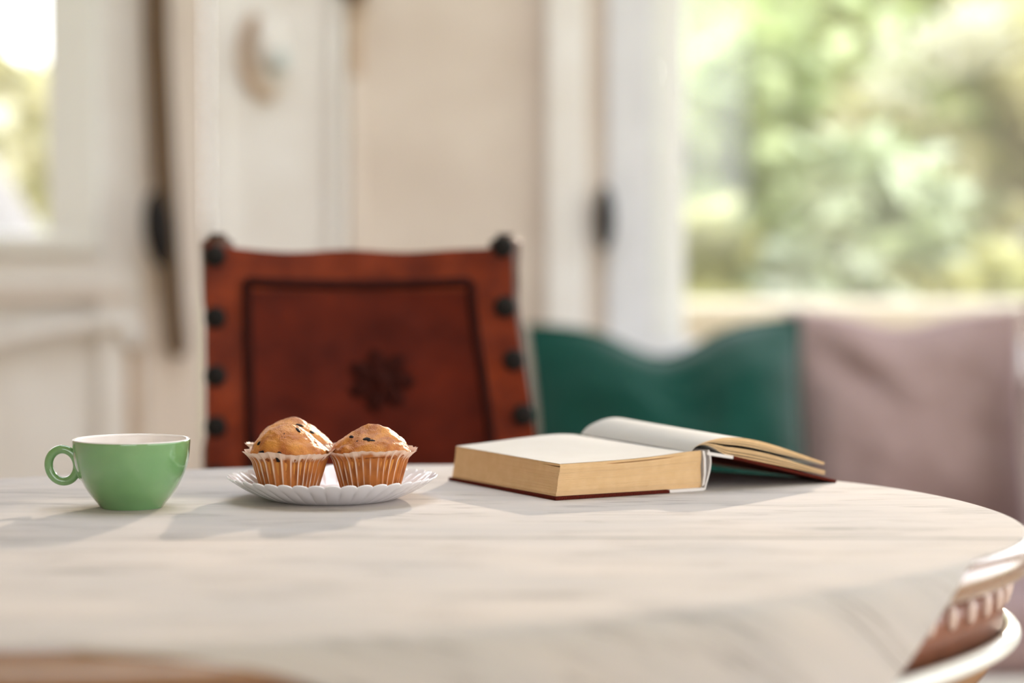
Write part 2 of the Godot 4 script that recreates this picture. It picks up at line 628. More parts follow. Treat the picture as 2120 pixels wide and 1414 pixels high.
func build_back_wall() -> void:
	var W := WALL_D
	slab("wall_back", "beige plaster wall between glazed door and garden window", [
		[-2.7, -2.0, 0.0, 2.75, W, W + 0.18], [-2.0, -0.66, 2.35, 2.75, W, W + 0.18], [-0.66, 0.17, 0.0, 2.75, W, W + 0.18],
		[0.17, 2.75, 0.0, 0.70, W, W + 0.18], [0.17, 2.75, 2.45, 2.75, W, W + 0.18], [2.75, 3.0, 0.0, 2.75, W, W + 0.18]], M.plaster)
	# --- glazed door at the left
	var d := setting("door_1", "antique cream glazed door with iron bolt at the left", P(0, 0, W))
	var frame := Shape.new()
	frame.box(Vector3(0.13, 2.35, 0.10), 0.01, T(-0.735, 1.175, 0.02))
	frame.box(Vector3(0.08, 2.35, 0.10), 0.01, T(-1.96, 1.175, 0.02))
	frame.box(Vector3(1.1, 0.08, 0.10), 0.01, T(-1.36, 2.31, 0.02))
	obj("door_frame", frame, M.warm_paint, d)
	var leaf := Shape.new()
	leaf.box(Vector3(0.10, 2.25, 0.055), 0.006, T(-0.848, 1.14, 0.03))
	leaf.box(Vector3(0.10, 2.25, 0.055), 0.006, T(-1.87, 1.14, 0.03))
	leaf.box(Vector3(0.93, 0.10, 0.055), 0.006, T(-1.36, 2.215, 0.03))
	leaf.box(Vector3(0.93, 0.085, 0.055), 0.006, T(-1.36, 0.905, 0.03))
	leaf.box(Vector3(0.93, 0.20, 0.055), 0.006, T(-1.36, 0.12, 0.03))
	obj("door_leaf", leaf, M.white_paint, d)
	var bead := Shape.new()
	bead.box(Vector3(0.115, 1.25, 0.045), 0.012, T(-0.945, 1.56, 0.055))
	bead.box(Vector3(0.86, 0.045, 0.05), 0.012, T(-1.36, 0.958, 0.06))
	obj("glazing_bead", bead, M.gloss_white, d)
	obj("pane", Shape.new().box(Vector3(0.86, 1.22, 0.006), 0.001, T(-1.40, 1.56, 0.02)), M.glass, d)
	obj("door_panel", Shape.new().box(Vector3(0.93, 0.68, 0.03), 0.004, T(-1.36, 0.54, 0.012)), M.white_paint, d)
	# the carved moulding sweeps up to the right and turns down along the panel
	var sweep := []
	for k in 25:
		var u := k / 24.0
		sweep.append(Vector3(lerpf(-1.83, -0.845, u), 0.52 + 0.27 * u - 0.03 * sin(u * TAU), 0.05))
	for k in 8:
		var a := k / 7.0 * PI / 2
		sweep.append(Vector3(-0.845 + 0.022 * sin(a), 0.79 - 0.025 * (1 - cos(a)) - 0.004 * k, 0.05))
	obj("carved_moulding", Shape.new().tube(sweep, 0.034, 12, false, 0.7, Vector3.BACK), M.white_paint, d)
	obj("panel_edge", Shape.new().tube([Vector3(-0.823, 0.73, 0.045), Vector3(-0.823, 0.2, 0.045)], 0.018, 10), M.worn_edge, d)
	obj("rail_moulding", Shape.new().tube([Vector3(-1.8, 0.845, 0.055), Vector3(-0.83, 0.845, 0.055)], 0.014, 10, false, 1.0, Vector3.BACK), M.warm_paint, d)
	# iron bolt: a long rod with an oval turning knob
	var bolt := Shape.new()
	bolt.tube([Vector3(-0.764, 2.2, 0.1), Vector3(-0.760, 1.4, 0.1), Vector3(-0.748, 1.12, 0.1), Vector3(-0.736, 0.95, 0.1), Vector3(-0.722, 0.74, 0.1), Vector3(-0.716, 0.715, 0.1)], [0.025, 0.026, 0.025, 0.023, 0.023, 0.014], 12)
	var rod := obj("bolt_rod", bolt, M.rust, d)
	obj("bolt_knob", Shape.new().ball(Vector3(0.032, 0.082, 0.03), Transform3D(Basis(Vector3.BACK, 0.1), Vector3(-0.752, 0.99, 0.15)), 20, 14), M.iron, rod)
	# --- folded shutter with a carved ornament
	var sh := thing("shutter", "narrow cream painted shutter with a carved scroll, behind the leather chair", "shutter", P(-0.51, 0, W))
	var sp := Shape.new()
	sp.box(Vector3(0.045, 2.4, 0.045), 0.008, T(-0.128, 1.22, 0.03))
	sp.box(Vector3(0.03, 2.4, 0.045), 0.008, T(0.132, 1.22, 0.03))
	sp.box(Vector3(0.25, 0.1, 0.045), 0.008, T(0, 2.36, 0.03))
	sp.box(Vector3(0.25, 0.12, 0.045), 0.008, T(0, 0.1, 0.03))
	obj("shutter_frame", sp, M.white_paint, sh)
	obj("shutter_panel", Shape.new().box(Vector3(0.235, 2.2, 0.02), 0.004, T(0, 1.22, 0.02)), M.white_paint, sh)
	obj("shutter_edge", Shape.new().box(Vector3(0.028, 1.1, 0.03), 0.006, T(0.168, 1.87, 0.016)), M.worn_edge, sh)
	obj("shutter_edge", Shape.new().box(Vector3(0.028, 1.3, 0.03), 0.006, T(0.168, 0.67, 0.016)), M.warm_paint, sh)
	var ring := []
	for k in 20:
		var a := deg_to_rad(lerpf(115, 285, k / 19.0))
		ring.append(Vector3(-0.018 + 0.05 * cos(a), 1.37 + 0.088 * sin(a), 0.04))
	obj("carved_scroll", Shape.new().tube(ring, 0.015, 10, false, 1.0, Vector3.BACK), M.worn_edge, sh)
	obj("carved_petal", Shape.new().ball(Vector3(0.034, 0.06, 0.022), T(-0.012, 1.39, 0.06), 18, 12), M.white_paint, sh)
	obj("ceramic_boss", Shape.new().ball(Vector3(0.02, 0.026, 0.016), T(0.012, 1.352, 0.08), 16, 10), M.blue_ceramic, sh)
	# wooden peg at the top of the joint
	var peg := thing("wall_peg", "dark brown wooden peg on the wall above the chair", "peg", P(-0.338, 1.53, W))
	obj("peg_knob", Shape.new().lathe([Vector2(0, -0.045), Vector2(0.018, -0.042), Vector2(0.034, -0.02), Vector2(0.036, 0.0), Vector2(0.03, 0.02), Vector2(0.014, 0.034), Vector2(0, 0.036)], 20), M.dark_wood, peg).position = Vector3(0, 0, 0.06)
	obj("peg_stem", Shape.new().box(Vector3(0.024, 0.024, 0.06), 0.006, T(0, 0, 0.03)), M.dark_wood, peg)
	# --- garden window at the right
	var w := setting("window_1", "tall cream garden window behind the cushions", P(0, 0, W))
	var cas := Shape.new()
	cas.box(Vector3(0.09, 1.76, 0.05), 0.01, T(0.118, 1.58, 0.024))
	obj("window_casing", cas, M.white_paint, w)
	obj("casing_joint", Shape.new().box(Vector3(0.052, 1.76, 0.03), 0.006, T(0.186, 1.58, 0.010)), M.plaster, w)
	var st := Shape.new()
	st.box(Vector3(0.102, 1.74, 0.06), 0.008, T(0.257, 1.58, 0.02))
	st.box(Vector3(0.10, 1.66, 0.06), 0.008, T(2.69, 1.62, 0.02))
	st.box(Vector3(2.34, 0.08, 0.06), 0.008, T(1.47, 2.41, 0.02))
	st.box(Vector3(2.34, 0.045, 0.06), 0.008, T(1.47, 0.722, 0.02))
	obj("window_sash", st, M.cool_paint, w)
	var inb := Shape.new()
	inb.box(Vector3(0.066, 1.65, 0.03), 0.012, T(0.345, 1.56, 0.0))
	obj("glazing_bead", inb, M.gloss_white, w)
	obj("pane", Shape.new().box(Vector3(2.28, 1.66, 0.006), 0.001, T(1.52, 1.56, -0.02)), M.glass, w)
	obj("window_sill", Shape.new().box(Vector3(2.72, 0.035, 0.22), 0.01, T(1.42, 0.683, 0.06)), M.white_paint, w)
	var hd := Shape.new()
	hd.ball(Vector3(0.021, 0.07, 0.018), T(0.2, 1.014, 0.08), 16, 14)
	hd.tube([Vector3(0.2, 1.03, 0.01), Vector3(0.2, 1.03, 0.07)], 0.01, 8)
	obj("window_handle", hd, M.iron, w)


# ---------------------------------------------------------------- garden

func leaf_mesh() -> ArrayMesh:
	var s := Shape.new()
	s.grid(2, 4, func(a, b):
		var wdt: float = 0.32 * sin(b * PI) * (1.15 - 0.4 * b)
		return Vector3((a - 0.5) * 2.0 * wdt, absf(a - 0.5) * 0.16 - 0.25 * b * b, b), false, 1)
	return s.mesh()


func foliage(called: String, clumps: Array, count: int, size: float, tones: Array, m: Material, parent: Node3D, lm: ArrayMesh) -> void:
	# leaves over round clumps [x, y, z, radius]; one part nobody could count
	var mm := MultiMesh.new()
	mm.transform_format = MultiMesh.TRANSFORM_3D
	mm.use_colors = true
	mm.mesh = lm
	mm.instance_count = count
	var total := 0.0
	for q in clumps:
		total += q[3] * q[3]
	for k in count:
		var pick := rng.randf() * total
		var cl: Array = clumps[0]
		for q in clumps:
			pick -= q[3] * q[3]
			if pick <= 0:
				cl = q
				break
		var dir := Vector3(rng.randfn(), rng.randfn(), rng.randfn()).normalized()
		var p: Vector3 = Vector3(cl[0], cl[1], cl[2]) + dir * cl[3] * Vector3(1, 0.85, 1) * pow(rng.randf(), 0.33)
		var look := (dir + Vector3(rng.randfn(), rng.randfn() - 0.4, rng.randfn()) * 0.6).normalized()
		var basis := Basis(Vector3.UP, rng.randf() * TAU) * Basis(Vector3.RIGHT, rng.randf_range(-0.6, 0.9))
		basis = Basis.looking_at(look, Vector3(0.1, 1, 0.05).normalized()) * basis
		mm.set_instance_transform(k, Transform3D(basis.scaled(Vector3.ONE * size * rng.randf_range(0.7, 1.3)), p))
		var tone: Color = tones[clumps.find(cl) % tones.size()].lerp(tones[rng.randi() % tones.size()], 0.2)
		mm.set_instance_color(k, tone * rng.randf_range(0.85, 1.12))
	var o := MultiMeshInstance3D.new()
	o.name = called
	o.multimesh = mm
	o.material_override = m
	o.set_meta("kind", "stuff")
	parent.add_child(o, true)


func shrub(called: String, label: String, category: String, at: Vector3, wide: float, tall: float, tones: Array, leaves: int, size: float, lm: ArrayMesh, bloom: Array = [], bloom_tone := Color.WHITE) -> void:
	var o := thing(called, label, category, at)
	var clumps := []
	for k in 16:
		var u := rng.randf()
		var y := tall * (0.18 + 0.70 * u)
		var rr := wide * 0.5 * (1.0 - 0.45 * u)
		var a := rng.randf() * TAU
		clumps.append([cos(a) * rr * 0.7, y, sin(a) * rr * 0.7, wide * rng.randf_range(0.17, 0.27)])
	var st := Shape.new()
	for k in 5:
		var c: Array = clumps[k]
		st.tube([Vector3(c[0] * 0.15, 0, c[2] * 0.15), Vector3(c[0] * 0.4, c[1] * 0.5, c[2] * 0.4), Vector3(c[0], c[1], c[2])], [0.03, 0.02, 0.008], 7)
	obj("stem", st, M.bark, o)
	foliage("foliage", clumps, leaves, size * 1.35, tones, M.leaf, o, lm)
	for q in bloom:
		var bc := []
		for k in 5:
			bc.append([q[0] + rng.randf_range(-0.3, 0.3) * q[3], q[1] + rng.randf_range(-0.25, 0.25) * q[3], q[2] + rng.randf_range(-0.3, 0.3) * q[3], q[3] * 0.7])
		foliage("blossom", bc, 130, 0.05, [bloom_tone], M.petal, o, lm)


func build_garden() -> void:
	var lm := leaf_mesh()
	var g := slab("ground", "sunlit lawn outside the windows", [[-40, 40, -0.3, -0.13, -30, 60]], M.lawn)
	g.name = "ground"
	slab("terrace", "pale gravel terrace outside the garden window", [[-6, 9, -0.13, -0.115, WALL_D + 0.3, 9.0]], M.path)
	var mid := [lin(200, 212, 158), lin(192, 206, 148), lin(208, 218, 174)]
	var grey := [lin(208, 216, 188), lin(214, 220, 198), lin(200, 210, 176)]
	var yellow := [lin(224, 218, 180), lin(220, 214, 170), lin(228, 222, 194)]
	var olive := [lin(210, 207, 154), lin(202, 203, 146), lin(218, 214, 166)]
	var cream := lin(226, 224, 208)
	# right window, from left to right
	shrub("laurel_bush", "mid green bush nearest the window frame in the right window", "bush", P(0.78, -0.12, 8.6), 0.75, 2.0, mid, 4200, 0.10, lm)
	shrub("dogwood_bush", "pale grey green bush in the middle of the right window", "bush", P(1.12, -0.12, 7.6), 0.75, 1.45, grey, 4000, 0.10, lm, [[-0.02, 1.0, 0.25, 0.13], [0.12, 0.86, 0.3, 0.12]], lin(240, 242, 228))
	shrub("blossom_bush", "bush with large cream blossoms high in the right window", "bush", P(1.42, -0.12, 8.4), 0.8, 2.0, mid + yellow, 4000, 0.10, lm, [[-0.12, 1.62, 0.32, 0.17], [0.14, 1.76, 0.3, 0.16], [0.02, 1.72, 0.36, 0.13]], cream)
	shrub("spirea_bush", "yellow green bush at the right side of the right window", "bush", P(1.86, -0.12, 8.2), 0.9, 1.95, yellow, 4200, 0.10, lm, [[-0.1, 1.1, 0.4, 0.12]], lin(236, 234, 226))
	shrub("box_bush", "low olive green bush near the sill in the right window", "bush", P(1.38, -0.12, 7.2), 0.55, 1.08, olive, 2600, 0.08, lm)
	shrub("myrtle_bush", "low olive bush in the lower left corner of the right window", "bush", P(0.66, -0.12, 7.4), 0.4, 1.25, olive, 2200, 0.08, lm)
	shrub("hazel_bush", "broad yellow green bush behind the others in the right window", "bush", P(1.5, -0.12, 10.8), 3.2, 2.75, yellow + mid, 9000, 0.13, lm)
	shrub("willow_bush", "tall pale bush past the right edge of the garden window", "bush", P(3.3, -0.12, 10.0), 1.6, 2.6, grey, 2600, 0.12, lm)
	var low := thing("terrace_wall", "low pale stone wall just outside the garden window", "wall", P(1.9, -0.115, 6.4))
	obj("wall_body", Shape.new().box(Vector3(3.6, 0.86, 0.28), 0.02, T(0, 0.43, 0)), M.pale_stone, low)
	obj("coping", Shape.new().box(Vector3(3.7, 0.06, 0.36), 0.02, T(0, 0.885, 0)), M.pale_stone, low)
	var wall := thing("garden_wall", "low tan rendered garden wall behind the bushes", "wall", P(0.9, -0.13, 9.6))
	obj("wall_body", Shape.new().box(Vector3(2.6, 1.45, 0.25), 0.02, T(0, 0.725, 0)), M.render_wall, wall)
	obj("coping", Shape.new().box(Vector3(2.7, 0.07, 0.33), 0.02, T(0, 1.48, 0)), M.path, wall)
	# left door: yellow green bushes, white canopy, open sky above
	shrub("forsythia_bush", "yellow green bush seen through the glazed door at the left", "bush", P(-2.1, -0.12, 9.4), 1.5, 1.86, yellow, 5600, 0.11, lm)
	shrub("elder_bush", "pale yellow bush behind, through the glazed door at the left", "bush", P(-3.0, -0.12, 11.5), 1.8, 1.95, yellow + grey, 5000, 0.12, lm)
	shrub("privet_bush", "broad yellow green bush left of the canopy, outside the glazed door", "bush", P(-3.6, -0.12, 8.6), 2.2, 1.7, yellow + mid, 4200, 0.11, lm)
	var can := thing("canopy", "white sloping garden canopy low in the glazed door at the left", "canopy", P(-1.98, 0, 7.6))
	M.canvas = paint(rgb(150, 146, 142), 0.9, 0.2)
	obj("canopy_cloth", Shape.new().grid(12, 8, func(a, b):
		var r: float = 0.6 * b
		return Vector3(r * cos(a * TAU), 1.75 - 0.92 * b + 0.03 * b * b, r * sin(a * TAU)), true, 1), M.canvas, can)
	obj("canopy_pole", Shape.new().tube([Vector3(0, -0.12, 0), Vector3(0, 1.77, 0)], 0.02, 10), M.white_paint, can)


# ---------------------------------------------------------------- table and cloth

func rim(t: float, off: float) -> Vector2:  # outline of the oval top at angle t (radians), pushed out by off; local (x, -z)
	var a := 0.62
	var b := 0.496
	var n := Vector2(cos(t) / a, sin(t) / b).normalized()
	var swell := 0.014 * exp(-pow(wrapf(t - deg_to_rad(-40), -PI, PI) / deg_to_rad(17), 2.0))
	return Vector2(a * cos(t), b * sin(t)) + n * (off + swell)


func ringed(profile: Array, seg := 180) -> Shape:  # profile of (offset from the outline, height)
	var m := profile.size() - 1
	return Shape.new().grid(seg, m, func(a, b):
		var q: Vector2 = profile[int(round(b * m))]
		var p: Vector2 = rim(a * TAU, q.x)
		return Vector3(p.x, q.y, -p.y), true)


func build_table() -> void:
	var top_y := CLOTH_Y - 0.0015
	var t := thing("table", "oval pedestal table with pale lacquered edges and a brown beaded apron", "table", P(-0.185, 0, 1.893), 32.3)
	var prof := [Vector2(-0.49, top_y), Vector2(-0.2, top_y), Vector2(-0.012, top_y)]
	for k in 13:
		var a := PI / 2 - PI * k / 12.0
		prof.append(Vector2(-0.004 + 0.014 * cos(a), top_y - 0.014 + 0.014 * sin(a)))
	prof.append_array([Vector2(-0.03, top_y - 0.028), Vector2(-0.49, top_y - 0.028)])
	obj("table_top", ringed(prof), M.rim_lacquer, t)
	obj("apron", ringed([Vector2(-0.06, top_y - 0.027), Vector2(-0.014, top_y - 0.027), Vector2(-0.016, top_y - 0.05), Vector2(-0.018, top_y - 0.074), Vector2(-0.06, top_y - 0.074)]), M.apron_wood, t)
	var lower := []
	for k in 17:
		var a := TAU * k / 16.0
		lower.append(Vector2(-0.012 + 0.009 * cos(a), top_y - 0.079 + 0.008 * sin(a)))
	obj("lower_rim", ringed(lower), M.gloss_white, t)
	obj("skirt", ringed([Vector2(-0.05, top_y - 0.086), Vector2(-0.015, top_y - 0.086), Vector2(-0.028, top_y - 0.105), Vector2(-0.05, top_y - 0.135), Vector2(-0.11, top_y - 0.2), Vector2(-0.2, top_y - 0.27), Vector2(-0.32, top_y - 0.33), Vector2(-0.40, top_y - 0.35)], 120), M.burlap, t)
	obj("pedestal", Shape.new().lathe([Vector2(0.0, 0.0), Vector2(0.26, 0.0), Vector2(0.27, 0.02), Vector2(0.22, 0.05), Vector2(0.1, 0.1), Vector2(0.065, 0.2), Vector2(0.07, 0.3), Vector2(0.1, 0.4), Vector2(0.0, 0.41)], 40), M.apron_wood, t)
	for k in 28:
		var a := deg_to_rad(-100 + k * 3.6)
		var p := rim(a, -0.014)
		obj("bead", Shape.new().ball(Vector3(0.0045, 0.0098, 0.004), T(p.x, top_y - 0.0415, -p.y), 10, 8), M.bead, t)
	# the cloth: flat on the top, over the edge and hanging by an amount that follows its cut corner
	var drop := [Vector2(-123, 0.0), Vector2(-117, 0.008), Vector2(-111, 0.022), Vector2(-104, 0.062), Vector2(-97, 0.14), Vector2(-90, 0.205), Vector2(-84, 0.175), Vector2(-78, 0.122), Vector2(-70, 0.069), Vector2(-66, 0.042), Vector2(-63, 0.024), Vector2(-59.5, 0.006), Vector2(-57, 0.0)]
	var nseg := 288
	var rows := 40
	var s := Shape.new()
	var turn := Transform3D(Basis(Vector3.UP, deg_to_rad(32.3)), P(-0.185, 0, 1.893))
	var shape := func(a, b):
		var ang: float = a * TAU - PI
		var deg := rad_to_deg(ang)
		var hang := spline(drop, deg)
		var k: float = b * rows
		if k <= 14.0:
			var p: Vector2 = rim(ang, -0.004) * (k / 14.0)
			return Vector3(p.x, CLOTH_Y, -p.y)
		if k > rows - 1:  # turned under at the hem
			k = rows - 1
		var l: float = (hang + 0.004) * (k - 14.0) / (rows - 15.0)
		var out := 0.017 * (1.0 - exp(-l / 0.009)) + 0.004 * sin(ang * 31.0) * smoothstep(0.03, 0.15, l)
		var down := maxf(0.0, l - 0.004 * (1.0 - exp(-l / 0.004)) * 1.0)
		if hang <= 0.0005:
			out = minf(l, 0.004)
			down = 0.0012 * smoothstep(0.5, 1.0, (k - 14.0) / (rows - 15.0))
		var q := rim(ang, -0.004 + out)
		return Vector3(q.x, CLOTH_Y - down, -q.y)
	var print_uv := func(p, _a, _b):
		var wp: Vector3 = turn * p
		var drape := CLOTH_Y - wp.y
		return Vector2((wp.x + 0.9) / 1.5, (-wp.z - drape - 1.2) / 1.4)
	s.grid(nseg, rows, shape, true, 1, print_uv)
	var inside := func(a, b):
		var p: Vector3 = shape.call(a, b)
		var side := Vector2(p.x, p.z).normalized() * 0.0011 * smoothstep(0.0, 0.01, CLOTH_Y - p.y)
		var lift: float = 0.0012 * (1.0 - smoothstep(0.0, 0.02, CLOTH_Y - p.y)) if b < (rows - 0.5) / rows else 0.0
		return Vector3(p.x - side.x, p.y - lift, p.z - side.y)
	s.grid(nseg, rows, inside, true, -1, print_uv)
	var c := obj("tablecloth", with_uv2(s), M.cloth)
	c.transform = turn
	tag(c, "whitewashed wood-print tablecloth lying over the oval table, one corner hanging", "tablecloth")


func with_uv2(s: Shape) -> ArrayMesh:
	var a := []
	a.resize(Mesh.ARRAY_MAX)
	a[Mesh.ARRAY_VERTEX] = s.v
	a[Mesh.ARRAY_NORMAL] = s.n
	a[Mesh.ARRAY_TEX_UV] = s.t
	a[Mesh.ARRAY_TEX_UV2] = s.t
	a[Mesh.ARRAY_INDEX] = s.i
	var m := ArrayMesh.new()
	m.add_surface_from_arrays(Mesh.PRIMITIVE_TRIANGLES, a)
	return m


# ---------------------------------------------------------------- daybed and cushions

func cushion(called: String, label: String, at: Vector3, turn: float, lean: float, wide: float, tall: float, thick: float, chop: float, m: Material, edge: Material, folds: Array, roll := 0.0, skew := 0.0) -> void:
	var o := thing(called, label, "cushion", at)
	o.basis = Basis(Vector3.UP, deg_to_rad(turn)) * Basis(Vector3.RIGHT, deg_to_rad(-lean)) * Basis(Vector3.BACK, deg_to_rad(roll))
	var flat := func(u: float, v: float) -> Vector3:  # outline with pinched sides, corners pulled out, chopped top
		var x := u * wide / 2 * (1.0 - 0.05 * (1 - v * v) * absf(u))
		var y := tall / 2 + v * tall / 2 * (1.0 - 0.05 * (1 - u * u) * absf(v))
		y -= chop * exp(-pow((u + 0.02) / 0.38, 2.0)) * smoothstep(-0.2, 1.0, v)
		return Vector3(x, y, 0)
	var s := Shape.new()
	for side in [1.0, -1.0]:
		s.grid(36, 36, func(a, b):
			var u: float = a * 2 - 1
			var v: float = b * 2 - 1
			var p: Vector3 = flat.call(u, v)
			var puff: float = pow(maxf(0.0, (1 - pow(absf(u), 2.6)) * (1 - pow(absf(v), 2.6))), 0.75)
			var z: float = thick / 2 * puff * (1.0 + skew * u * side)
			for q in folds:  # each fold: u, v, direction, width, depth
				var dv := Vector2(u - q[0], v - q[1]).rotated(-q[2])
				z -= q[4] * exp(-pow(dv.y / q[3], 2.0)) * smoothstep(-0.15, 0.1, dv.x) * (1.0 - smoothstep(0.5, 1.0, dv.x)) * puff
			z += noise.get_noise_2d(u * 1.6 + turn, v * 1.6) * 0.018 * puff
			p.z = side * z
			return p, false, int(-side))
	obj("cushion_cover", s, m, o)
	var path := []
	for k in 4:
		for j in 16:
			var w := j / 16.0 * 2 - 1
			var uv: Vector2 = [Vector2(w, -1), Vector2(1, w), Vector2(-w, 1), Vector2(-1, -w)][k]
			path.append(flat.call(uv.x, uv.y))
	obj("piping", Shape.new().tube(path, 0.006, 8, true, 1.0, Vector3.BACK), edge, o)


func build_daybed() -> void:
	var b := thing("daybed", "low mauve daybed under the garden window", "daybed", P(1.45, 0, 4.72))
	obj("base", Shape.new().box(Vector3(2.75, 0.18, 0.92), 0.015, T(0, 0.1, 0)), M.white_paint, b)
	for x in [-1.3, 1.3]:
		for z in [-0.4, 0.4]:
			obj("foot", Shape.new().box(Vector3(0.06, 0.03, 0.06), 0.004, T(x, 0.013, z)), M.dark_wood, b)
	var c := obj("seat_mattress", Shape.new().box(Vector3(2.75, 0.15, 0.92), 0.05, T(0, 0.265, 0)), M.linen, b)
	c.set_meta("label", "dusty mauve linen mattress")
	cushion("teal_cushion", "dark teal cushion with a dented top, left of the mauve cushions", P(0.324, 0.346, 4.70), 6, 12, 0.545, 0.47, 0.27, 0.062, M.teal, M.teal, [[0.05, 0.8, -1.5, 0.22, 0.03]], 1.5, 0.55)
	cushion("mauve_cushion", "mauve cushion with a diagonal crease beside the teal cushion", P(0.797, 0.346, 4.80), 3, 12, 0.48, 0.49, 0.22, 0.028, M.mauve, M.mauve_pale, [[-0.85, 0.72, -0.62, 0.16, 0.05], [0.75, 0.9, -2.0, 0.14, 0.02]], 0.0)
	cushion("mauve_cushion", "mauve cushion cut by the right edge of the picture", P(1.245, 0.346, 4.60), -3, 12, 0.50, 0.51, 0.16, 0.02, M.mauve, M.mauve_pale, [[0.0, 0.6, -1.4, 0.2, 0.03]], 0.0)


# ---------------------------------------------------------------- chair

func build_chair() -> void:
	var c := thing("leather_chair", "reddish brown tooled leather chair with iron studs, behind the table", "chair", P(-0.178, 0, 2.9))
	# local: x right, y up, z towards the table. The leather back is a slightly slung sheet between two posts.
	var half := func(y: float) -> Vector2:  # left and right edge of the back at height y
		return Vector2(-0.190 , 0.178 + 0.030 * smoothstep(0.94, 0.70, y))
	var back := func(w0: float, w1: float, y0: float, y1: float, lift: float) -> Callable:
		return func(a, b):
			var y: float = lerpf(y0, y1, b)
			var e: Vector2 = half.call(y)
			var u: float = lerpf(w0, w1, a)
			var x: float = lerpf(e.x, e.y, u)
			var sag: float = 0.016 * sin(clampf(u, 0, 1) * PI) 
			var yy: float = y - 0.011 * (1.0 - pow(absf(clampf(u, 0, 1) * 2 - 1), 7.0)) * smoothstep(0.85, 0.975, y) + 0.0016 * sin(u * 17.0) * smoothstep(0.95, 0.975, y)
			return Vector3(x, yy, -sag + lift + 0.002 * noise.get_noise_2d(u * 5, y * 14))
	var sheet := func(w0, w1, y0, y1, lift, th, nu, nv) -> Shape:
		var front: Callable = back.call(w0, w1, y0, y1, lift)
		var s := Shape.new()
		s.grid(nu, nv, front, false, -1)
		s.grid(nu, nv, func(a, b): return front.call(a, b) - Vector3(0, 0, th), false, 1)
		# close the four edges
		s.grid(nu, 1, func(a, b): return front.call(a, 1.0) - Vector3(0, 0, th * b), false, 1)
		s.grid(nu, 1, func(a, b): return front.call(a, 0.0) - Vector3(0, 0, th * b), false, -1)
		s.grid(nv, 1, func(a, b): return front.call(0.0, a) - Vector3(0, 0, th * b), false, 1)
		s.grid(nv, 1, func(a, b): return front.call(1.0, a) - Vector3(0, 0, th * b), false, -1)
		return s
	obj("backrest", sheet.call(0.0, 1.0, 0.52, 0.972, 0.0, 0.008, 40, 40), M.leather_border, c)
	obj("back_panel", sheet.call(0.15, 0.85, 0.56, 0.918, 0.004, 0.006, 30, 30), M.leather, c)
	var line := Shape.new()
	var corner := [[0.135, 0.55], [0.135, 0.927], [0.865, 0.927], [0.865, 0.55]]
	for k in 4:
		var pts := []
		for j in 13:
			var u: float = lerpf(corner[k][0], corner[(k + 1) % 4][0], j / 12.0)
			var y: float = lerpf(corner[k][1], corner[(k + 1) % 4][1], j / 12.0)
			var e: Vector2 = half.call(y)
			pts.append(Vector3(lerpf(e.x, e.y, u), y - 0.010 * sin(u * PI) * smoothstep(0.85, 0.975, y), -0.016 * sin(u * PI) + 0.004))
		line.tube(pts, 0.006, 8, false, 1.0, Vector3.BACK)
	obj("tooled_border", line, M.leather_dark, c)
	# tooled flower in the middle of the back
	var flower := Shape.new()
	for k in 7:
		var a := k / 7.0 * TAU + 0.2
		flower.ball(Vector3(0.011, 0.017, 0.003), Transform3D(Basis(Vector3.BACK, a), Vector3(0.02 - 0.024 * sin(a), 0.805 + 0.022 * cos(a), -0.009)), 12, 8)
	flower.ball(Vector3(0.014, 0.014, 0.005), T(0.02, 0.805, -0.008), 12, 8)
	obj("tooled_flower", flower, M.leather_dark, c)
	for sx in [-1, 1]:
		var x: float = -0.178 if sx < 0 else 0.170
		var x1: float = -0.178 if sx < 0 else 0.190
		obj("post", Shape.new().tube([Vector3(x1, 0.03, -0.10), Vector3(x1, 0.45, -0.03), Vector3(x1, 0.72, -0.022), Vector3(x, 0.90, -0.024), Vector3(x, 0.972, -0.026), Vector3(x, 0.982, -0.026)], [0.016, 0.02, 0.019, 0.018, 0.020, 0.012], 10), M.dark_wood, c)
		for y in ([0.955, 0.881, 0.811, 0.75, 0.69, 0.63, 0.57] if sx < 0 else [0.966, 0.894, 0.83, 0.764, 0.70, 0.64, 0.58]):
			var e: Vector2 = half.call(y)
			var xx: float = e.x + 0.012 if sx < 0 else e.y - 0.011
			obj("stud", Shape.new().ball(Vector3(0.0135, 0.0135, 0.006), T(xx, y, 0.002), 12, 8), M.iron, c)
		obj("front_leg", Shape.new().tube([Vector3(0.18 * sx, 0.0, 0.40), Vector3(0.18 * sx, 0.44, 0.40)], [0.016, 0.02], 10), M.dark_wood, c)
	obj("seat", Shape.new().box(Vector3(0.40, 0.05, 0.45), 0.02, T(0, 0.455, 0.19)), M.leather, c)
	obj("stretcher", Shape.new().box(Vector3(0.36, 0.03, 0.02), 0.005, T(0, 0.2, 0.40)), M.dark_wood, c)
	for sx in [-1, 1]:
		obj("rear_foot", Shape.new().box(Vector3(0.034, 0.04, 0.034), 0.005, T(-0.178 if sx < 0 else 0.190, 0.02, -0.105)), M.dark_wood, c)


# ---------------------------------------------------------------- cup

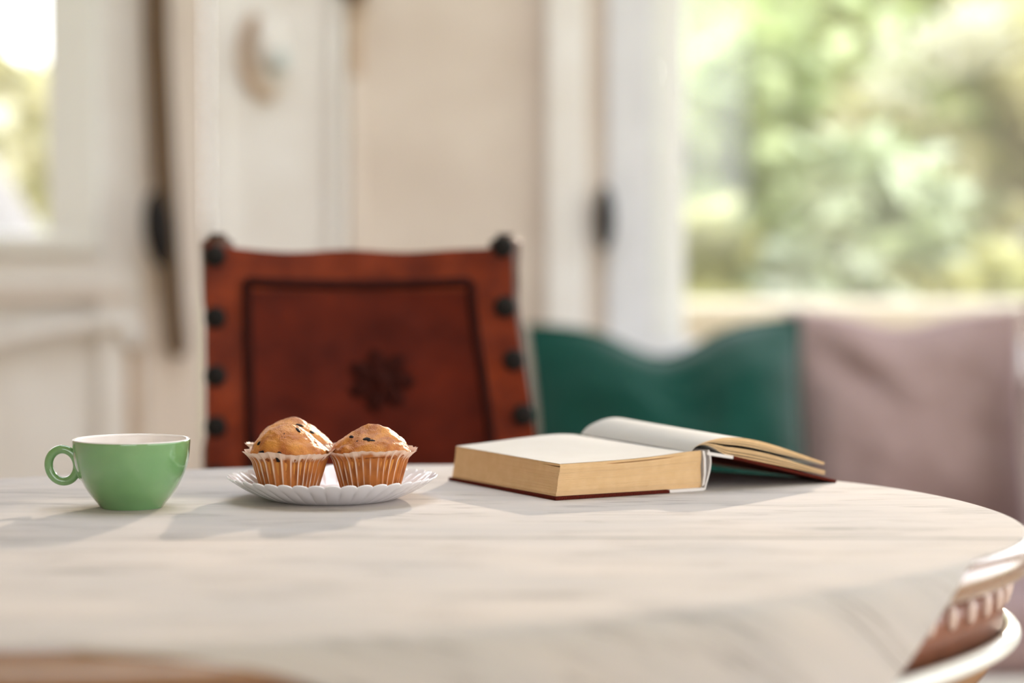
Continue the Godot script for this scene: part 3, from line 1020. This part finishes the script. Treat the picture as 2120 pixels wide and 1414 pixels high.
func build_cup() -> void:
	var c := thing("cup", "sage green coffee cup with a white inside, on the left of the table", "cup", P(-0.3235, CLOTH_Y, 2.050), 0)
	c.scale = Vector3(1.035, 1.012, 1.035)
	var outer := [Vector2(0.0253, 0.0), Vector2(0.0262, 0.0012), Vector2(0.0288, 0.0048), Vector2(0.0337, 0.0108), Vector2(0.0372, 0.0160), Vector2(0.0401, 0.0216), Vector2(0.0427, 0.0270), Vector2(0.0449, 0.0330), Vector2(0.0463, 0.039), Vector2(0.0472, 0.045), Vector2(0.0477, 0.051), Vector2(0.0480, 0.0555), Vector2(0.0479, 0.0568)]
	var prof := [Vector2(0.0, 0.0022), Vector2(0.018, 0.0022), Vector2(0.021, 0.0002)]
	for k in 61:
		prof.append(along(outer, k / 60.0))
	prof.append(Vector2(0.0474, 0.0576))
	for k in 20:
		var q := along(outer, 1.0 - k / 19.0)
		prof.append(Vector2(q.x - 0.0016, maxf(q.y, 0.004)))
	prof.append(Vector2(0.0, 0.004))
	obj("body", Shape.new().lathe(prof, 120), M.green_glaze, c)
	var inner := [Vector2(0.0479, 0.0571), Vector2(0.0477, 0.0578), Vector2(0.0470, 0.0580), Vector2(0.0460, 0.0576)]
	for k in 40:
		var q := along(outer, 1.0 - k / 39.0)
		inner.append(Vector2(q.x - 0.0027, maxf(q.y - 0.0005, 0.005)))
	inner.append(Vector2(0.0, 0.005))
	obj("glazed_inside", Shape.new().lathe(inner, 120, 1), M.white_glaze, c)
	var ring := []
	for k in 48:
		var a := k / 48.0 * TAU
		var q := Vector2(0.0117 * cos(a), 0.0136 * sin(a)).rotated(0.18)
		ring.append(Vector3(-0.0563 + q.x, 0.0352 + q.y, 0.0))
	obj("handle", Shape.new().tube(ring, 0.0029, 14, true, 1.25, Vector3.BACK), M.green_glaze, c)
	obj("handle_joint", Shape.new().tube([Vector3(-0.0452, 0.0475, 0), Vector3(-0.0448, 0.041, 0), Vector3(-0.0436, 0.034, 0), Vector3(-0.0416, 0.0265, 0), Vector3(-0.0395, 0.0215, 0)], [0.001, 0.0032, 0.0042, 0.0034, 0.001], 12), M.green_glaze, c)


func along(pts: Array, u: float) -> Vector2:  # smooth point on a polyline of Vector2, by index
	var m := pts.size() - 1
	var f := clampf(u, 0, 1) * m
	var k: int = min(int(f), m - 1)
	var p0: Vector2 = pts[max(k - 1, 0)]
	var p1: Vector2 = pts[k]
	return p1.cubic_interpolate(pts[k + 1], p0, pts[min(k + 2, m)], f - k)


# ---------------------------------------------------------------- dish and muffins

func build_dish_and_muffins() -> void:
	var o := thing("dish", "white scalloped porcelain dish holding three muffins", "dish", P(-0.1575, CLOTH_Y, 2.112))
	var under := [Vector2(0.0, 0.0016), Vector2(0.046, 0.0016), Vector2(0.049, 0.0), Vector2(0.053, 0.0004), Vector2(0.061, 0.0030), Vector2(0.071, 0.0074), Vector2(0.080, 0.0123), Vector2(0.087, 0.0164), Vector2(0.0905, 0.0188)]
	var over := [Vector2(0.0912, 0.0196), Vector2(0.0908, 0.0202), Vector2(0.0896, 0.0199), Vector2(0.084, 0.0166), Vector2(0.074, 0.0104), Vector2(0.064, 0.0060), Vector2(0.054, 0.0042), Vector2(0.03, 0.0038), Vector2(0.0, 0.0038)]
	var prof := []
	for k in 41:
		prof.append(along(under, k / 40.0))
	for k in 41:
		prof.append(along(over, k / 40.0))
	var m := prof.size() - 1
	var lobes := 40.0
	var s := Shape.new()
	s.grid(640, m, func(a, b):
		var q: Vector2 = prof[int(round(b * m))]
		var f: float = smoothstep(0.05, 0.09, q.x)
		var lobe: float = pow(absf(sin(a * TAU * lobes / 2.0)), 0.55)
		var r: float = q.x + (lobe - 0.7) * 0.0042 * f
		var y: float = q.y + (lobe - 0.6) * 0.0026 * f * smoothstep(0.075, 0.09, q.x) 
		return Vector3(r * cos(a * TAU), maxf(y, 0.0), r * sin(a * TAU)), true)
	obj("dish_body", s, M.dish_glaze, o)
	muffin("blueberry muffin in a pleated paper case, front left on the dish", P(-0.1925, CLOTH_Y + 0.0070, 2.084), 1, Vector2(-0.002, 0.0), 1.0, 0.0622, 0.0350,
		[[-45, 0.0, 0.27, 0.0044], [-148, 0.0, 0.60, 0.0027], [-132, 0.0, 0.84, 0.0046], [-99, 0.0, 0.88, 0.0048], [-93, 0.0, 0.40, 0.0008], [-97, 0.0, 0.47, 0.0007], [-91, 0.0, 0.47, 0.0007]])
	muffin("blueberry muffin in a pleated paper case, right on the dish", P(-0.1235, CLOTH_Y + 0.0056, 2.097), 2, Vector2(0.003, 0.0), 1.03, 0.0600, 0.0370,
		[[-97, 0.0, 0.40, 0.0040], [-88, 0.0, 0.45, 0.0034], [-136, 0.0, 0.44, 0.0028], [-116, 0.0, 0.50, 0.0012], [-45, 0.0, 0.86, 0.0010]])
	muffin("blueberry muffin behind the front left one, mostly hidden", P(-0.1965, CLOTH_Y + 0.0070, 2.152), 3, Vector2(0.0, 0.0), 1.02, 0.0612, 0.0350,
		[[-60, 0.0, 0.30, 0.0040], [-40, 0.0, 0.5, 0.003]])


func muffin(label: String, at: Vector3, which: int, lean: Vector2, k: float, top: float, case_h: float, berries: Array) -> void:
	var o := thing("muffin", label, "muffin", at, 0, "muffins on the dish")
	var r0 := 0.0232 * k
	var r1 := 0.0340 * k
	# crown: a swollen, slightly uneven dome that overhangs the case
	var rise := top - case_h + 0.0015
	var dome := func(az: float, u: float) -> Vector3:  # u: 0 at the peak, 1 at the widest rim, up to 1.25 tucked under
		var w: float = minf(u, 1.0)
		var rr: float = (r1 + 0.0010) * sin(w * PI / 2) if u <= 1.0 else r1 + 0.0010 - 0.020 * (u - 1.0)
		var yy: float = rise * (0.60 * cos(w * PI / 2) + 0.40 * (1.0 - sqrt(0.01 + pow(sin(w * PI / 2), 2.0)) / 1.005) / 0.9005) if u <= 1.0 else -0.016 * (u - 1.0)
		var dir := Vector3(cos(az), 0, sin(az))
		var lump: float = noise.get_noise_3d(dir.x * u * 1.1 + which * 7.0, u * 0.8, dir.z * u * 1.1) * 0.0045
		lump += noise.get_noise_3d(dir.x * u * 4.0 + which * 3.0, which * 2.0, dir.z * u * 4.0) * 0.0013
		lump += noise.get_noise_3d(dir.x * u * 15.0, which * 5.0, dir.z * u * 15.0) * 0.00035
		return Vector3(dir.x * (rr + lump * u * 0.6) + lean.x * (1 - u), case_h - 0.0015 + yy + lump * (1.0 - 0.5 * u), dir.z * (rr + lump * u * 0.6) + lean.y * (1 - u))
	var s := Shape.new()
	var light := lin(212, 142, 66)
	var brown := lin(172, 94, 36)
	var deep := lin(136, 66, 26)
	s.tinter = func(p, a, b):
		var q: float = noise.get_noise_3d(p.x * 60 + which * 9, p.y * 60, p.z * 60)
		var e: float = clampf(0.35 + 0.9 * q + 0.35 * smoothstep(0.35, 0.8, b), 0, 1)
		var col: Color = light.lerp(brown, e)
		return col.lerp(deep, clampf(smoothstep(0.66, 0.8, b) * 0.7 + 0.5 * maxf(0, q), 0, 0.9))
	s.grid(128, 72, func(a, b): return dome.call(a * TAU, b * 1.25), true)
	var crown := obj("crown", s, M.crust, o)
	obj("cake", Shape.new().lathe([Vector2(0, 0.0006), Vector2(r0 - 0.0012, 0.0006), Vector2(r1 - 0.0018, case_h - 0.004), Vector2(0, case_h - 0.003)], 48), M.crumb, o)
	for q in berries:
		var az := deg_to_rad(-q[0])  # -90 faces the viewer (local +z)
		var u: float = q[2]
		var p: Vector3 = dome.call(az, u)
		var out: Vector3 = (dome.call(az, u + 0.02) - dome.call(az, u - 0.02)).cross(dome.call(az + 0.05, u) - dome.call(az - 0.05, u)).normalized()
		if out.y < 0:
			out = -out
		var b := Shape.new()
		var sz: float = q[3]
		var at2 := Transform3D(Basis(Quaternion(Vector3.UP, out)) * Basis(Vector3.UP, q[0]), p - out * sz * 0.12)
		b.grid(12, 8, func(a, v):
			var d := Vector3(sin(v * PI) * cos(a * TAU), cos(v * PI), sin(v * PI) * sin(a * TAU))
			return at2 * (d * sz * Vector3(1.0, 0.32, 0.62) * (1.0 + 0.35 * noise.get_noise_3d(d.x * 1.5 + q[0], d.y * 1.5, d.z * 1.5))), true)
		obj("berry", b, M.berry, crown)
	# pleated case
	var pleats := 34
	var pr := RandomNumberGenerator.new()
	pr.seed = 50 + which
	var edges := [0.0]
	for j in pleats:
		edges.append(edges[-1] + pr.randf_range(0.55, 1.45))
	var whole: float = edges[-1]
	var deep_of := []
	for j in pleats:
		deep_of.append(pr.randf_range(0.25, 1.45))
	var fold := func(a: float) -> Vector2:  # 0 in a valley to 1 on a ridge, and which pleat
		var f := fposmod(a, 1.0) * whole
		for j in pleats:
			if f <= edges[j + 1]:
				var w: float = (f - edges[j]) / (edges[j + 1] - edges[j])
				return Vector2(pow(1.0 - absf(w * 2.0 - 1.0), 0.7) if w < 0.5 else pow(1.0 - absf(w * 2.0 - 1.0), 1.6), j)
		return Vector2.ZERO
	var paper := Shape.new()
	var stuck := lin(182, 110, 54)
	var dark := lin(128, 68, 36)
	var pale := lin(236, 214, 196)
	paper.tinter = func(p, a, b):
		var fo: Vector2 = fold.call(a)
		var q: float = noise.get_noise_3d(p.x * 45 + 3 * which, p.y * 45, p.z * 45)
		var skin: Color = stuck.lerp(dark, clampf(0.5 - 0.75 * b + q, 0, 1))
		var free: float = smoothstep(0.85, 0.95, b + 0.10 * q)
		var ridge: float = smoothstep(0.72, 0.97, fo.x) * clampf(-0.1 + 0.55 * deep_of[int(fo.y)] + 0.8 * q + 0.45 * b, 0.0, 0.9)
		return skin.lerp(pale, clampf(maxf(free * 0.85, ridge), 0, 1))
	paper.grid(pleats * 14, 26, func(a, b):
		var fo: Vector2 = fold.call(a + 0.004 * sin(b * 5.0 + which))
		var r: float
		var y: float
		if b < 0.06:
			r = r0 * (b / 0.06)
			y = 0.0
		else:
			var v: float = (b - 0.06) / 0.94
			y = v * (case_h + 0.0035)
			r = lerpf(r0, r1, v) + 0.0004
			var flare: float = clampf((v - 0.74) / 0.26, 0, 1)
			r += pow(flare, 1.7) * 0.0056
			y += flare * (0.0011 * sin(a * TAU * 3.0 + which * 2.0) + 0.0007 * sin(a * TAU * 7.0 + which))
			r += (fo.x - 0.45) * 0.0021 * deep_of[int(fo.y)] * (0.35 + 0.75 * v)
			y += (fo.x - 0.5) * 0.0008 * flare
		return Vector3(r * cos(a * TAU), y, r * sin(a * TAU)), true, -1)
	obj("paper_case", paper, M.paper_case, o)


# ---------------------------------------------------------------- book

func build_book() -> void:
	# local: x from the fore edge to the spine, -z along the spine away from the viewer
	var W := 0.1565
	var L := 0.195
	var o := thing("book", "open hardback book with blank cream pages, lying on the tablecloth", "book", P(0.0369, CLOTH_Y, 2.100), 29.7)
	var height := func(x: float, b: float) -> float:  # top of the block; b from 0 near to 1 far
		var near := spline([Vector2(0, 0.0312), Vector2(0.04, 0.0316), Vector2(0.08, 0.0324), Vector2(0.115, 0.0342), Vector2(0.14, 0.0362), Vector2(0.1565, 0.0368)], x)
		var far := spline([Vector2(0, 0.0318), Vector2(0.04, 0.0343), Vector2(0.08, 0.0372), Vector2(0.115, 0.0389), Vector2(0.14, 0.0375), Vector2(0.1565, 0.0350)], x)
		return lerpf(near, far, smoothstep(0.0, 1.0, b))
	var base := 0.0032
	var layers := 30
	var jig := []
	for k in layers + 1:
		jig.append(Vector2(rng.randf_range(-0.00022, 0.00022), rng.randf_range(-0.00025, 0.00025)))
	var edge := func(k: int, side: int, w: float, f: float) -> Vector3:  # a point on the cut edge of signature k; w runs along the side, f up through it
		var q := (k + f) / layers
		var lean: float = 0.0045 * pow(q, 1.5) + 0.0012 * sin(q * PI)
		var x0: float = 0.0025 + lean + jig[k].x
		var z0: float = 0.0022 + jig[k].y - 0.0004 * sin(q * 9.0)
		var x: float
		var b: float
		if side == 0:
			x = lerpf(x0, W - 0.001, w)
			b = z0 / L
		elif side == 1:
			x = x0
			b = lerpf(z0 / L, 1.0 - 0.002 / L, w)
		else:
			x = lerpf(x0, W - 0.001, w)
			b = 1.0 - 0.002 / L
		var hh: float = height.call(x, b)
		return Vector3(x, base + (hh - base) * q, -b * L)
	var s := Shape.new()
	var gap := 27  # the sheets above have lifted a little
	for k in layers:
		for side in 3:
			s.grid(24, 3, func(w, v):
				var f: float = [0.0, 0.12, 0.88, 1.0][int(round(v * 3))]
				var p: Vector3 = edge.call(k, side, w, f)
				var pinch := 0.00028 if v < 0.1 or v > 0.9 else 0.0
				if k == gap and v > 0.1 and v < 0.9:
					pinch = 0.004 * ((smoothstep(0.25, 0.5, w) * (1.0 - smoothstep(0.7, 0.85, w))) if side == 0 else (1.0 - smoothstep(0.05, 0.15, w)) * smoothstep(0.0, 0.03, w))
				p += [Vector3(0, 0, -pinch), Vector3(pinch, 0, 0), Vector3(0, 0, pinch)][side]
				return p, false, -1 if side != 1 else 1)
	obj("page_block", s, M.page_edge, o)
	var x_top := 0.0025 + 0.0045
	obj("open_page", Shape.new().grid(40, 30, func(a, b):
		var x: float = lerpf(x_top - 0.0002, W - 0.006, a)
		var bb: float = lerpf(0.0018 / L, 1.0 - 0.002 / L, b)
		var dip: float = 0.0018 * smoothstep(0.90, 1.0, a)
		return Vector3(x, height.call(x, bb) + 0.0003 - dip, -bb * L), false, 1), M.page, o)
	# back cover lying on the cloth, quarter bound in white
	obj("back_board", Shape.new().box(Vector3(0.1195, 0.0030, L + 0.003), 0.0008, T(0.0600, 0.0015, -L / 2)), M.board, o)
	obj("cloth_strip", Shape.new().box(Vector3(0.0375, 0.0031, L + 0.003), 0.0008, T(0.1380, 0.0016, -L / 2)), M.spine_cloth, o)
	# spine: lining on the block, then the bowed hollow back
	var lining := [Vector2(W - 0.0012, 0.004), Vector2(W + 0.0016, 0.006), Vector2(W + 0.0030, 0.018), Vector2(W + 0.0028, 0.030), Vector2(W + 0.0012, 0.0365), Vector2(W - 0.0008, 0.0365), Vector2(W + 0.0006, 0.028), Vector2(W + 0.0008, 0.014)]
	obj("spine_lining", Shape.new().prism(lining, 0.0, -L), M.spine_cloth, o)
	var bow := []
	var bow_in := []
	for k in 15:
		var u := k / 14.0
		var x := W + 0.0012 + 0.0075 * pow(sin(u * PI * 0.80 + 0.12), 0.9) * (0.45 + 0.75 * u)
		bow.append(Vector2(x, 0.0008 + 0.0362 * u))
		bow_in.push_front(Vector2(x - 0.0013, 0.0016 + 0.0350 * u))
	obj("spine", Shape.new().prism(bow + bow_in, 0.0008, -L - 0.0008), M.spine_cloth, o)
	# front cover leaning down to the cloth at the right
	var line := func(x: float) -> float: return spline([Vector2(0.0, 0.0362), Vector2(0.031, 0.0309), Vector2(0.09, 0.0163), Vector2(0.149, 0.0026)], x - W)
	var bar := func(x0: float, x1: float, th: float) -> Array:
		return [Vector2(x0, line.call(x0)), Vector2(x1, line.call(x1)), Vector2(x1 - th * 0.2, line.call(x1) - th), Vector2(x0 - th * 0.2, line.call(x0) - th)]
	obj("front_board", Shape.new().prism(bar.call(W + 0.031, W + 0.149, 0.0026), 0.0015, -L - 0.0015), M.board, o)
	obj("cloth_strip", Shape.new().prism(bar.call(W + 0.004, W + 0.032, 0.0029), 0.0016, -L - 0.0016), M.spine_cloth, o)
	# turned leaves arching over from the gutter
	var arch := func(x: float, b: float) -> float:
		var pts := [Vector2(-0.012, 0.0358), Vector2(-0.007, 0.0405), Vector2(0.002, 0.0440), Vector2(0.018, 0.0468), Vector2(0.036, 0.0470), Vector2(0.060, 0.0432), Vector2(0.085, 0.0365), Vector2(0.11, 0.0285), Vector2(0.1375, 0.0195)]
		return spline(pts, x) + 0.0055 * b * exp(-pow((x - 0.022) / 0.035, 2.0))
	var groups := [[0.0, 0.10, 0.1370], [0.10, 0.17, 0.1376], [0.19, 0.26, 0.1372], [0.30, 0.36, 0.1366], [0.50, 0.58, 0.1385], [0.60, 0.67, 0.1378], [0.72, 0.80, 0.1384], [0.85, 0.93, 0.1376]]
	for k in groups.size():
		var q: Array = groups[k]
		var lay := func(side: float) -> Callable:
			return func(a, b):
				var x: float = lerpf(-0.012, q[2], a)
				var hi: float = arch.call(x, b)
				var lo: float = lerpf(0.0345, 0.0036, clampf(x / 0.149, 0, 1)) + 0.0008
				var share: float = lerpf(q[0], q[1], side)
				# the fan opens out from the gutter
				share *= smoothstep(-0.012, 0.03, x)
				# leaves of one group close up again at the fore edge
				var close: float = smoothstep(0.07, 0.137, x)
				var tight: float = (0.02 + share * 0.55) if share < 0.4 else (0.62 + (share - 0.5) * 0.7)
				share = lerpf(share, minf(tight, 1.0), close)
				return Vector3(W + x, lerpf(hi, lo, share), -lerpf(0.002, L - 0.002, b))
		var up: Callable = lay.call(0.0)
		var low: Callable = lay.call(1.0)
		var leafs := Shape.new()
		leafs.grid(40, 8, up, false, 1)
		leafs.grid(40, 8, low, false, -1)
		var ends := Shape.new()
		ends.grid(40, 1, func(a, v): return up.call(a, 0.0).lerp(low.call(a, 0.0), v), false, -1)
		ends.grid(40, 1, func(a, v): return up.call(a, 1.0).lerp(low.call(a, 1.0), v), false, 1)
		ends.grid(8, 1, func(b, v): return up.call(1.0, b).lerp(low.call(1.0, b), v), false, -1)
		var lf := obj("turned_leaves", leafs, M.page, o)
		obj("leaf_edges", ends, M.page_edge, lf)
